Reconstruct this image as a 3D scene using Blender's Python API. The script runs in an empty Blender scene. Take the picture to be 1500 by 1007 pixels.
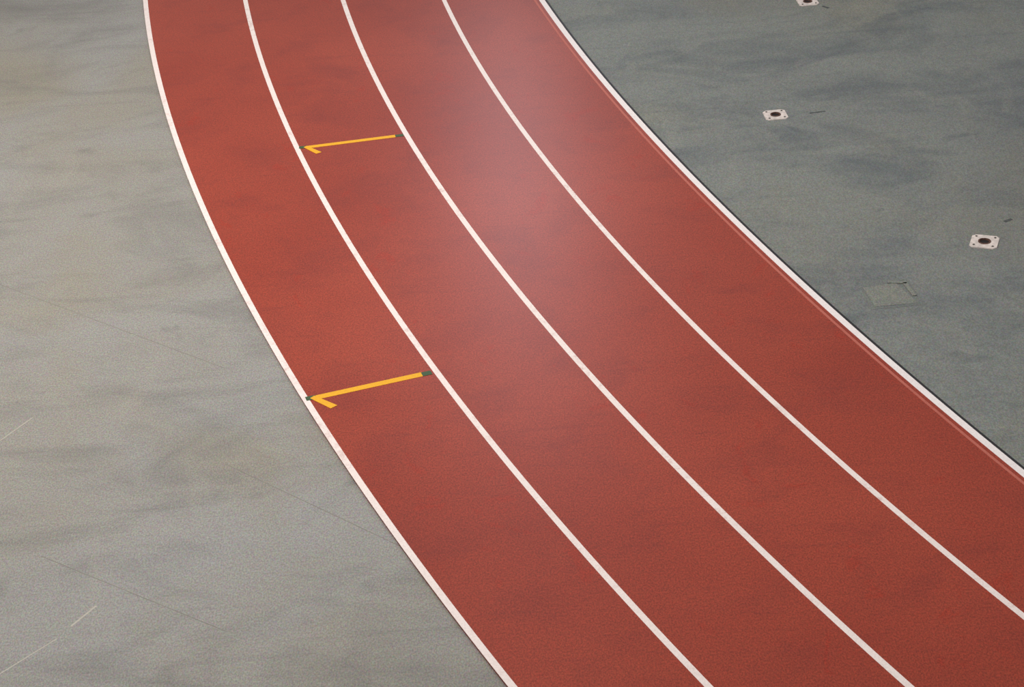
import bpy, bmesh, numpy as np, math, random
from mathutils import Matrix, Vector
random.seed(4)
sc=bpy.context.scene
sc.view_settings.view_transform='Standard'
sc.view_settings.look='None'

# ------------------------------------------------------------------ camera / plan survey
F_PX,PITCH,ROLL,CAM_H=3326.2,math.radians(30.0),math.radians(-3.658),8.5696
TRACK_Z=0.022
CAM_Z=CAM_H+TRACK_Z
X0=np.array([1,0,0.]);FW=np.array([0,math.cos(PITCH),-math.sin(PITCH)]);U0=np.cross(X0,FW)
CX=X0*math.cos(ROLL)+U0*math.sin(ROLL);CU=-X0*math.sin(ROLL)+U0*math.cos(ROLL)
def G(u,v,z=TRACK_Z):
    d=(u-750)/F_PX*CX-(v-503.5)/F_PX*CU+FW
    t=(z-CAM_Z)/d[2]
    return np.array([d[0]*t,d[1]*t])
cam_d=bpy.data.cameras.new("camera");cam=bpy.data.objects.new("camera",cam_d);sc.collection.objects.link(cam)
M=Matrix(((CX[0],CU[0],-FW[0],0),(CX[1],CU[1],-FW[1],0),(CX[2],CU[2],-FW[2],CAM_Z),(0,0,0,1)))
cam.matrix_world=M
cam_d.sensor_width=36;cam_d.lens=F_PX/1500*36;cam_d.clip_end=300
sc.camera=cam

# ------------------------------------------------------------------ track centre line (curvature model, metres)
x0,y0,th0,k0,k1,k2=-0.4541,17.3783,-4.43013,-0.024352,-0.006018,-0.004309
S=np.linspace(-34,34,1361);ds=S[1]-S[0]
t=np.clip(S/10,-1.4,1.4);kap=k0+k1*t+k2*t*t
m=len(S)//2
th=np.concatenate([[0],np.cumsum((kap[1:]+kap[:-1])/2*ds)]);th=th-th[m]+th0
c_,s_=np.cos(th),np.sin(th)
cx=np.concatenate([[0],np.cumsum((c_[1:]+c_[:-1])/2*ds)]);cy=np.concatenate([[0],np.cumsum((s_[1:]+s_[:-1])/2*ds)])
C=np.c_[cx-cx[m]+x0,cy-cy[m]+y0];N=np.c_[-s_,c_]
L=[
[(213,0),(221,60),(236,130),(262,215),(290,290),(330,378),(380,470),(452,590),(518,690),(600,812),(680,915),(750,1007)],
[(358,0),(378,75),(404,145),(437,215),(475,292),(520,370),(575,455),(632,538),(700,625),(780,725),(860,815),(950,912),(1042,1007)],
[(503,0),(535,80),(593,195),(650,290),(720,380),(800,473),(880,563),(960,650),(1050,742),(1140,830),(1240,925),(1330,1007)],
[(650,0),(690,75),(745,160),(810,250),(890,345),(960,420),(1050,510),(1140,595),(1240,685),(1350,780),(1500,905)],
[(795,0),(840,65),(900,140),(970,217),(1050,296),(1130,374),(1220,457),(1320,545),(1410,620),(1500,697)]]
OFF=[]   # measured lateral offset of every line as function of s
for i,P in enumerate(L):
    ss=[];oo=[]
    for (u,v) in P:
        g=G(u,v);j=((C-g)**2).sum(1).argmin()
        # refine: curve locally straight
        ss.append(S[j]);oo.append((g-C[j])@N[j])
    ss=np.array(ss);oo=np.array(oo)
    p=np.polyfit(ss,oo-(2-i),2)
    lo,hi=ss.min()-1,ss.max()+1
    OFF.append((2-i)+np.polyval(p,np.clip(S,lo,hi)))
def line_pts(off): return C+N*np.asarray(off).reshape(-1,1)

# ------------------------------------------------------------------ materials
def lin(c):
    return tuple(((x/255)/12.92 if x/255<=0.04045 else ((x/255+0.055)/1.055)**2.4) for x in c)+(1,)
def mat(name):
    m=bpy.data.materials.new(name);m.use_nodes=True
    nt=m.node_tree;b=nt.nodes['Principled BSDF'];return m,nt,b
def noise(nt,scale,detail=4,rough=.55,vec=None,dist=0):
    n=nt.nodes.new('ShaderNodeTexNoise');n.inputs['Scale'].default_value=scale;n.inputs['Detail'].default_value=detail
    n.inputs['Roughness'].default_value=rough;n.inputs['Distortion'].default_value=dist
    if vec is not None: nt.links.new(vec,n.inputs['Vector'])
    return n
def coords(nt,scale=(1,1,1),rotz=0):
    tc=nt.nodes.new('ShaderNodeTexCoord');mp=nt.nodes.new('ShaderNodeMapping')
    nt.links.new(tc.outputs['Object'],mp.inputs['Vector']);mp.inputs['Scale'].default_value=scale;mp.inputs['Rotation'].default_value=(0,0,rotz)
    return mp.outputs[0]
def ramp(nt,fac,a,b,ca=(0,0,0,1),cb=(1,1,1,1)):
    r=nt.nodes.new('ShaderNodeValToRGB');e=r.color_ramp.elements
    e[0].position=a;e[0].color=ca;e[1].position=b;e[1].color=cb
    nt.links.new(fac,r.inputs[0]);return r.outputs[0]
def mix(nt,fac,a,b,mode='MIX'):
    n=nt.nodes.new('ShaderNodeMix');n.data_type='RGBA';n.blend_type=mode
    for sock,val in ((n.inputs[0],fac),(n.inputs[6],a),(n.inputs[7],b)):
        if isinstance(val,bpy.types.NodeSocket): nt.links.new(val,sock)
        else: sock.default_value=val
    return n.outputs[2]
def grain(nt,col,scale,amt,tint=0.4):
    """fine granule speckle: luminance plus slight colour variation of the granules"""
    v=coords(nt,(1,.6,1))
    n=noise(nt,scale,2,.7,v)
    g=ramp(nt,n.outputs['Fac'],.34,.66,(1-amt,1-amt,1-amt,1),(1+amt,1+amt,1+amt,1))
    col=mix(nt,1.0,col,g,'MULTIPLY')
    n2=noise(nt,scale*.8,1,.5,v)
    return mix(nt,tint*amt,col,n2.outputs['Color'],'OVERLAY')

# track rubber
mt,nt,b=mat("red_track_rubber")
big=noise(nt,.45,4,.5,coords(nt))
col=mix(nt,ramp(nt,big.outputs['Fac'],.3,.7),lin((154,59,40)),lin((168,70,49)))
n=noise(nt,1.5,6,.62,coords(nt,(1,1,1)),.4)
col=mix(nt,ramp(nt,n.outputs['Fac'],.5,.75,(0,0,0,1),(.45,.45,.45,1)),col,lin((126,50,43)))
n=noise(nt,2.9,4,.6,coords(nt,(1,.7,1),.7),1.2)
col=mix(nt,ramp(nt,n.outputs['Fac'],.62,.68,(0,0,0,1),(.35,.35,.35,1)),col,lin((168,48,26)))
n=noise(nt,5,4,.65,coords(nt,(.25,2.6,1),.9),.3)
col=mix(nt,ramp(nt,n.outputs['Fac'],.58,.75,(0,0,0,1),(.28,.28,.28,1)),col,lin((114,48,42)))
col=grain(nt,col,95,.27,.6)
nt.links.new(col,b.inputs['Base Color']);b.inputs['Roughness'].default_value=.33;b.inputs['Specular IOR Level'].default_value=.3
M_TRACK=mt

def line_mat(name,c,wear=.5,under=(170,80,62)):
    m,nt,b=mat(name)
    n=noise(nt,14,5,.75,coords(nt))
    n2=noise(nt,.9,2,.5,coords(nt))
    w_=mix(nt,1.0,ramp(nt,n.outputs['Fac'],.5,.72,(0,0,0,1),(wear,)*3+(1,)),ramp(nt,n2.outputs['Fac'],.4,.65,(.15,.15,.15,1),(1,1,1,1)),'MULTIPLY')
    col=mix(nt,w_,lin(c),lin(under))
    col=grain(nt,col,95,.07)
    nt.links.new(col,b.inputs['Base Color']);b.inputs['Roughness'].default_value=.5
    return m
M_LINE=line_mat("white_line_paint",(255,238,230),.45)
M_EDGE=line_mat("white_edge_paint",(255,244,240),.2)
M_FAINT=line_mat("faded_pink_line",(196,104,86),.8,(163,64,46))
M_YEL=line_mat("yellow_marking_tape",(248,180,8),.3,(222,146,10))
M_GRN=line_mat("green_marking_tape",(62,88,52),.4,(90,70,45))
M_RUB=line_mat("black_rubber_edge",(34,30,32),.4,(66,46,44))

def concrete(name,a,bcol,dark,light,warm,k=1.0):
    m,nt,b=mat(name)
    n=noise(nt,.3,5,.55,coords(nt,(1,1,1),.3),.6)
    col=mix(nt,ramp(nt,n.outputs['Fac'],.35,.65),lin(a),lin(bcol))
    n=noise(nt,.55,4,.55,coords(nt,(1,.8,1),1.3),.5)
    col=mix(nt,ramp(nt,n.outputs['Fac'],.48,.7,(0,0,0,1),(.6,.6,.6,1)),col,lin(warm))
    n=noise(nt,1.1,8,.66,coords(nt,(.6,1.2,1),-.5),.8)
    col=mix(nt,ramp(nt,n.outputs['Fac'],.48,.75,(0,0,0,1),(.7*k,.7*k,.7*k,1)),col,lin(dark))
    n=noise(nt,1.4,7,.65,coords(nt,(1.1,.6,1),.9),1.2)
    col=mix(nt,ramp(nt,n.outputs['Fac'],.53,.78,(0,0,0,1),(.5,.5,.5,1)),col,lin(light))
    n=noise(nt,2.2,4,.55,coords(nt),.6)   # isolated stains
    col=mix(nt,ramp(nt,n.outputs['Fac'],.64,.76,(0,0,0,1),(.5*k,.5*k,.5*k,1)),col,lin(dark))
    n=noise(nt,3,5,.65,coords(nt,(.15,3,1),-.62),.25)  # scrape streaks
    col=mix(nt,ramp(nt,n.outputs['Fac'],.58,.76,(0,0,0,1),(.35*k,.35*k,.35*k,1)),col,lin(dark))
    col=grain(nt,col,95,.23,1.2)
    nt.links.new(col,b.inputs['Base Color']);b.inputs['Roughness'].default_value=.6;b.inputs['Specular IOR Level'].default_value=.35
    return m
M_FLOOR=concrete("sealed_concrete",(148,142,131),(157,154,149),(117,114,109),(163,157,146),(150,141,122),1.0)
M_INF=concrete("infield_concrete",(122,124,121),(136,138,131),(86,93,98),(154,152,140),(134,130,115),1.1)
def plain(name,c,r=.6,metal=0,var=.3,sc_=30):
    m,nt,b=mat(name)
    n=noise(nt,sc_,4,.6,coords(nt))
    dk=tuple(x*(1-var) for x in c)
    col=mix(nt,ramp(nt,n.outputs['Fac'],.35,.65),lin(dk),lin(c))
    nt.links.new(col,b.inputs['Base Color']);b.inputs['Roughness'].default_value=r;b.inputs['Metallic'].default_value=metal
    return m
M_PLATE=plain("painted_steel_plate",(246,230,220),.45,0,.14,25)
M_HOLE=plain("socket_hole_shade",(34,24,22),.7)
M_RUST=plain("rusty_sleeve",(112,74,58),.6,0,.4,60)
M_BOLT=plain("bolt_steel",(120,112,104),.4,.3)
M_HATCH=concrete("worn_hatch_cover",(130,131,122),(140,140,130),(104,108,106),(146,145,132),(134,131,118))
M_HATCHD=concrete("hatch_frame",(116,119,115),(126,128,122),(92,98,101),(138,138,128),(124,122,112))
M_JOINT=plain("joint_filler",(141,135,125),.7,0,.08,4)
M_JOINTR=plain("infield_joint_filler",(112,115,112),.7,0,.1,4)
M_CHALK=line_mat("worn_white_floor_line",(188,180,165),1.0,(152,145,134))
M_SCUFF=plain("rubber_scuff",(97,99,97),.7)

# ------------------------------------------------------------------ mesh helpers
def obj(name,me,parent=None,mats=()):
    o=bpy.data.objects.new(name,me);sc.collection.objects.link(o)
    for m_ in mats: me.materials.append(m_)
    if parent: o.parent=parent
    return o
def empty(name,loc=(0,0,0),rz=0):
    e=bpy.data.objects.new(name,None);sc.collection.objects.link(e);e.location=loc;e.rotation_euler=(0,0,rz);e.empty_display_size=.3;return e
def ribbon(name,a,b_,z0,z1,mat_,parent,bev=0):
    """solid strip between polyline a and b, from z0 up to z1"""
    n=len(a);V=[];Fc=[]
    for P,z in ((a,z1),(b_,z1),(a,z0),(b_,z0)):
        V+= [(p[0],p[1],z) for p in P]
    for i in range(n-1):
        Fc+=[(i,i+1,n+i+1,n+i),(i+1,i,2*n+i,2*n+i+1),(n+i,n+i+1,3*n+i+1,3*n+i),(2*n+i,3*n+i,3*n+i+1,2*n+i+1)]
    Fc+=[(0,n,3*n,2*n),(n-1,2*n+n-1,3*n+n-1,n+n-1)]
    me=bpy.data.meshes.new(name);me.from_pydata(V,[],Fc)
    bm=bmesh.new();bm.from_mesh(me);bmesh.ops.recalc_face_normals(bm,faces=bm.faces);bm.to_mesh(me);bm.free()
    return obj(name,me,parent,[mat_])
def prism(bm,pts,z0,z1,mi=0):
    lo=[bm.verts.new((p[0],p[1],z0)) for p in pts];hi=[bm.verts.new((p[0],p[1],z1)) for p in pts]
    fs=[bm.faces.new(hi),bm.faces.new(lo[::-1])]
    k=len(pts)
    for i in range(k): fs.append(bm.faces.new((lo[i],lo[(i+1)%k],hi[(i+1)%k],hi[i])))
    for f in fs: f.material_index=mi
def finish(bm,name,mats,parent=None):
    bmesh.ops.recalc_face_normals(bm,faces=bm.faces)
    me=bpy.data.meshes.new(name);bm.to_mesh(me);bm.free();return obj(name,me,parent,mats)
def seg(a,b_,w):
    a=np.array(a);b_=np.array(b_);d=b_-a;d/=np.linalg.norm(d);n=np.array([-d[1],d[0]])*w/2
    return [a-n,b_-n,b_+n,a+n]

# ------------------------------------------------------------------ floor
me=bpy.data.meshes.new("floor");me.from_pydata([(-40,-15,0),(45,-15,0),(45,60,0),(-40,60,0)],[],[(0,1,2,3)])
floor=obj("floor",me,None,[M_FLOOR])
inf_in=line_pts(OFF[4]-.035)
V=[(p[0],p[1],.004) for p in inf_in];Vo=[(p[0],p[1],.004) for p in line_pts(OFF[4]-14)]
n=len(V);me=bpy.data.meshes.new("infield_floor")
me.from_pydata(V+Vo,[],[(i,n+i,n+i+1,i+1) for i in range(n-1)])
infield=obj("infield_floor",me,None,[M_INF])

# ------------------------------------------------------------------ running track
trk=empty("running_track")
OUT=OFF[0]+.028;INN=OFF[4]-.034
ribbon("rubber_surface",line_pts(OUT-.008),line_pts(INN),0.0,TRACK_Z,M_TRACK,trk)
for i,w in enumerate((.048,.046,.047,.044)):
    ribbon("lane_line_%d"%(i+1),line_pts(OFF[i]+w/2),line_pts(OFF[i]-w/2),TRACK_Z-.001,TRACK_Z+.0012,M_LINE,trk)
ribbon("inner_edge_line",line_pts(OFF[4]+.026),line_pts(OFF[4]-.028),TRACK_Z-.001,TRACK_Z+.002,M_EDGE,trk)
ribbon("inner_faded_line",line_pts(OFF[4]+.078),line_pts(OFF[4]+.056),TRACK_Z-.001,TRACK_Z+.001,M_FAINT,trk)
ribbon("inner_rubber_edging",line_pts(OFF[4]-.030),line_pts(OFF[4]-.050),0.0,TRACK_Z+.001,M_RUB,trk)

# ------------------------------------------------------------------ exchange zone arrows (yellow half arrows with green ends)
def arrow(name,tip,tail,g1,g2,barb,w):
    org=(G(*tip)+G(*tail))/2
    e=empty(name,(org[0],org[1],TRACK_Z))
    L_=lambda p:G(*p)-org
    bm=bmesh.new();prism(bm,seg(L_(tip),L_(tail),w),0,.0016,0)
    finish(bm,"shaft",[M_YEL],e)
    bm=bmesh.new()
    a,bb=L_(tip),L_(barb);d=(bb-a)/np.linalg.norm(bb-a);nn=np.array([-d[1],d[0]])
    prism(bm,[a-d*.02-nn*w*.35,bb-nn*w*.55,bb+d*.01+nn*w*.45,a-d*.02+nn*w*.4],0,.0026,0)
    finish(bm,"half_head",[M_YEL],e)
    bm=bmesh.new();prism(bm,seg(L_(g1[0]),L_(g1[1]),w*.95),0,.0022);prism(bm,seg(L_(g2[0]),L_(g2[1]),w*.95),0,.0022)
    finish(bm,"green_ends",[M_GRN],e)
arrow("lane_exchange_arrow",(449,216),(579,199.5),((438,216.5),(450,215.5)),((579,199.5),(591,198)),(467,224),.052)
arrow("lane_exchange_arrow",(460,583.5),(619,548.5),((448,585),(463,582)),((618,549),(632,546)),(489,596),.06)

# ------------------------------------------------------------------ floor sockets
def socket(u,v,size,rz,slot=None):
    g=G(u,v,.004)
    e=empty("floor_socket",(g[0],g[1],.004),rz)
    h=size/2;c=size*.13;r=size*.23;K=32
    outer=[(h-c,-h),(h,-h+c),(h,h-c),(h-c,h),(-h+c,h),(-h,h-c),(-h,-h+c),(-h+c,-h)]
    bm=bmesh.new()
    ang=[2*math.pi*i/K for i in range(K)]
    def ray(a):
        dx,dy=math.cos(a),math.sin(a);best=1e9
        for i in range(8):
            p=outer[i];q=outer[(i+1)%8];ex,ey=q[0]-p[0],q[1]-p[1];den=dx*ey-dy*ex
            if abs(den)<1e-9: continue
            t_=(p[0]*ey-p[1]*ex)/den;s__=(p[0]*dy-p[1]*dx)/den
            if t_>0 and -1e-6<=s__<=1+1e-6: best=min(best,t_)
        return (dx*best,dy*best)
    an=sorted(ang+[math.atan2(p[1],p[0])%(2*math.pi) for p in outer])
    rings=[[ (ray(a)[0],ray(a)[1],0) for a in an],[ (ray(a)[0]*.985,ray(a)[1]*.985,.008) for a in an],[(r*math.cos(a),r*math.sin(a),.008) for a in an],[(r*math.cos(a),r*math.sin(a),.001) for a in an]]
    vs=[[bm.verts.new(p) for p in R_] for R_ in rings];k=len(an)
    for q in range(3):
        for i in range(k):
            bm.faces.new((vs[q][i],vs[q][(i+1)%k],vs[q+1][(i+1)%k],vs[q+1][i]))
    finish(bm,"plate",[M_PLATE],e)
    bm=bmesh.new();prof=[(r,.004),(r,.013),(r*.8,.013),(r*.72,.0015)]
    vs=[[bm.verts.new((q[0]*math.cos(a),q[0]*math.sin(a),q[1])) for a in ang] for q in prof]
    for q in range(3):
        for i in range(K): bm.faces.new((vs[q][i],vs[q][(i+1)%K],vs[q+1][(i+1)%K],vs[q+1][i]))
    finish(bm,"sleeve_ring",[M_RUST],e)
    bm=bmesh.new();prism(bm,[(r*.8*math.cos(a),r*.8*math.sin(a)) for a in ang],.0005,.002)  # shallow disc coloured dark in place of the shade down the hole
    finish(bm,"hole_shade_disc",[M_HOLE],e)
    bm=bmesh.new()
    for sx in(-1,1):
        for sy in(-1,1):
            prism(bm,[(sx*h*.68+.009*math.cos(a*math.pi/3),sy*h*.68+.009*math.sin(a*math.pi/3)) for a in range(6)],.006,.013)
    finish(bm,"bolts",[M_BOLT],e)
    if slot:
        R=np.array([[math.cos(-rz),-math.sin(-rz)],[math.sin(-rz),math.cos(-rz)]])
        bm=bmesh.new()
        for a,bb,w in slot:
            prism(bm,seg(R@(G(*a,.004)-g),R@(G(*bb,.004)-g),w),-.002,.0012)
        finish(bm,"floor_scuff",[M_SCUFF],e)
socket(1183,3,.20,.1,[((1205,9),(1214,12),.03)])
socket(1136,169,.205,.08,[((1186,166),(1209,163),.022)])
socket(1442,355,.22,-.35,[((1471,325),(1482,321),.03)])

# ------------------------------------------------------------------ worn floor hatch
g=G(1305,433,.004)
e=empty("floor_hatch_plate",(g[0],g[1],.004))
q=lambda u,v:G(u,v,.004)-g
bm=bmesh.new();prism(bm,[q(1256,412),q(1328,409),q(1356,447),q(1276,454)],0,.0012);finish(bm,"frame",[M_HATCHD],e)
bm=bmesh.new();prism(bm,[q(1264,422),q(1312,415),q(1344,444),q(1282,450)],.001,.003)
finish(bm,"cover",[M_HATCH],e)
bm=bmesh.new();prism(bm,seg(q(1300,414),q(1328,415),.035),.002,.008);prism(bm,seg(q(1325,415),q(1340,434),.035),.002,.008)
finish(bm,"raised_rim",[M_HATCH],e)

# ------------------------------------------------------------------ joints and worn lines on the slabs
bm=bmesh.new()
for a,bb,w in (((-40,402),(330,540),.006),((330,680),(640,826),.006),((60,815),(330,925),.006)):
    prism(bm,seg(G(*a,0),G(*bb,0),w),-.001,.0004)
finish(bm,"floor_expansion_joint",[M_JOINT])
bm=bmesh.new()
for a,bb,w in (((-30,1006),(84,936),.009),((104,918),(141,888),.014),((-20,660),(48,612),.008)):
    prism(bm,seg(G(*a,0),G(*bb,0),w),-.001,.0005)
finish(bm,"faded_floor_line",[M_CHALK])
bm=bmesh.new()
for a,bb,w in (((1345,413),(1530,205),.012),):
    prism(bm,seg(G(*a,.004),G(*bb,.004),w),-.001,.0005)
finish(bm,"infield_expansion_joint",[M_JOINTR])

# ------------------------------------------------------------------ light
def area(name,loc,target,size,sy,power,col):
    l=bpy.data.lights.new(name,'AREA');l.shape='RECTANGLE';l.size=size;l.size_y=sy;l.energy=power;l.color=col
    o=bpy.data.objects.new(name,l);sc.collection.objects.link(o);o.location=loc
    o.rotation_euler=(Vector(target)-Vector(loc)).to_track_quat('-Z','Y').to_euler()
area("hall_ceiling_lamp",(-5.5,17,9.5),(-2.5,17,0),5,6,860,(1,.96,.91))
area("hall_ceiling_lamp",(3,12.5,14),(1,13.5,0),8,8,350,(1,.96,.91))
# unseen area light added to lay a soft reflection on the rubber
area("added_sheen_light",(.25,35,9.5),(.25,18,0),.9,4.6,150,(.86,.88,1))
w=bpy.data.worlds.new("hall_ambient");sc.world=w;w.use_nodes=True
bg=w.node_tree.nodes['Background'];bg.inputs[0].default_value=(.92,.95,1,1);bg.inputs[1].default_value=.33
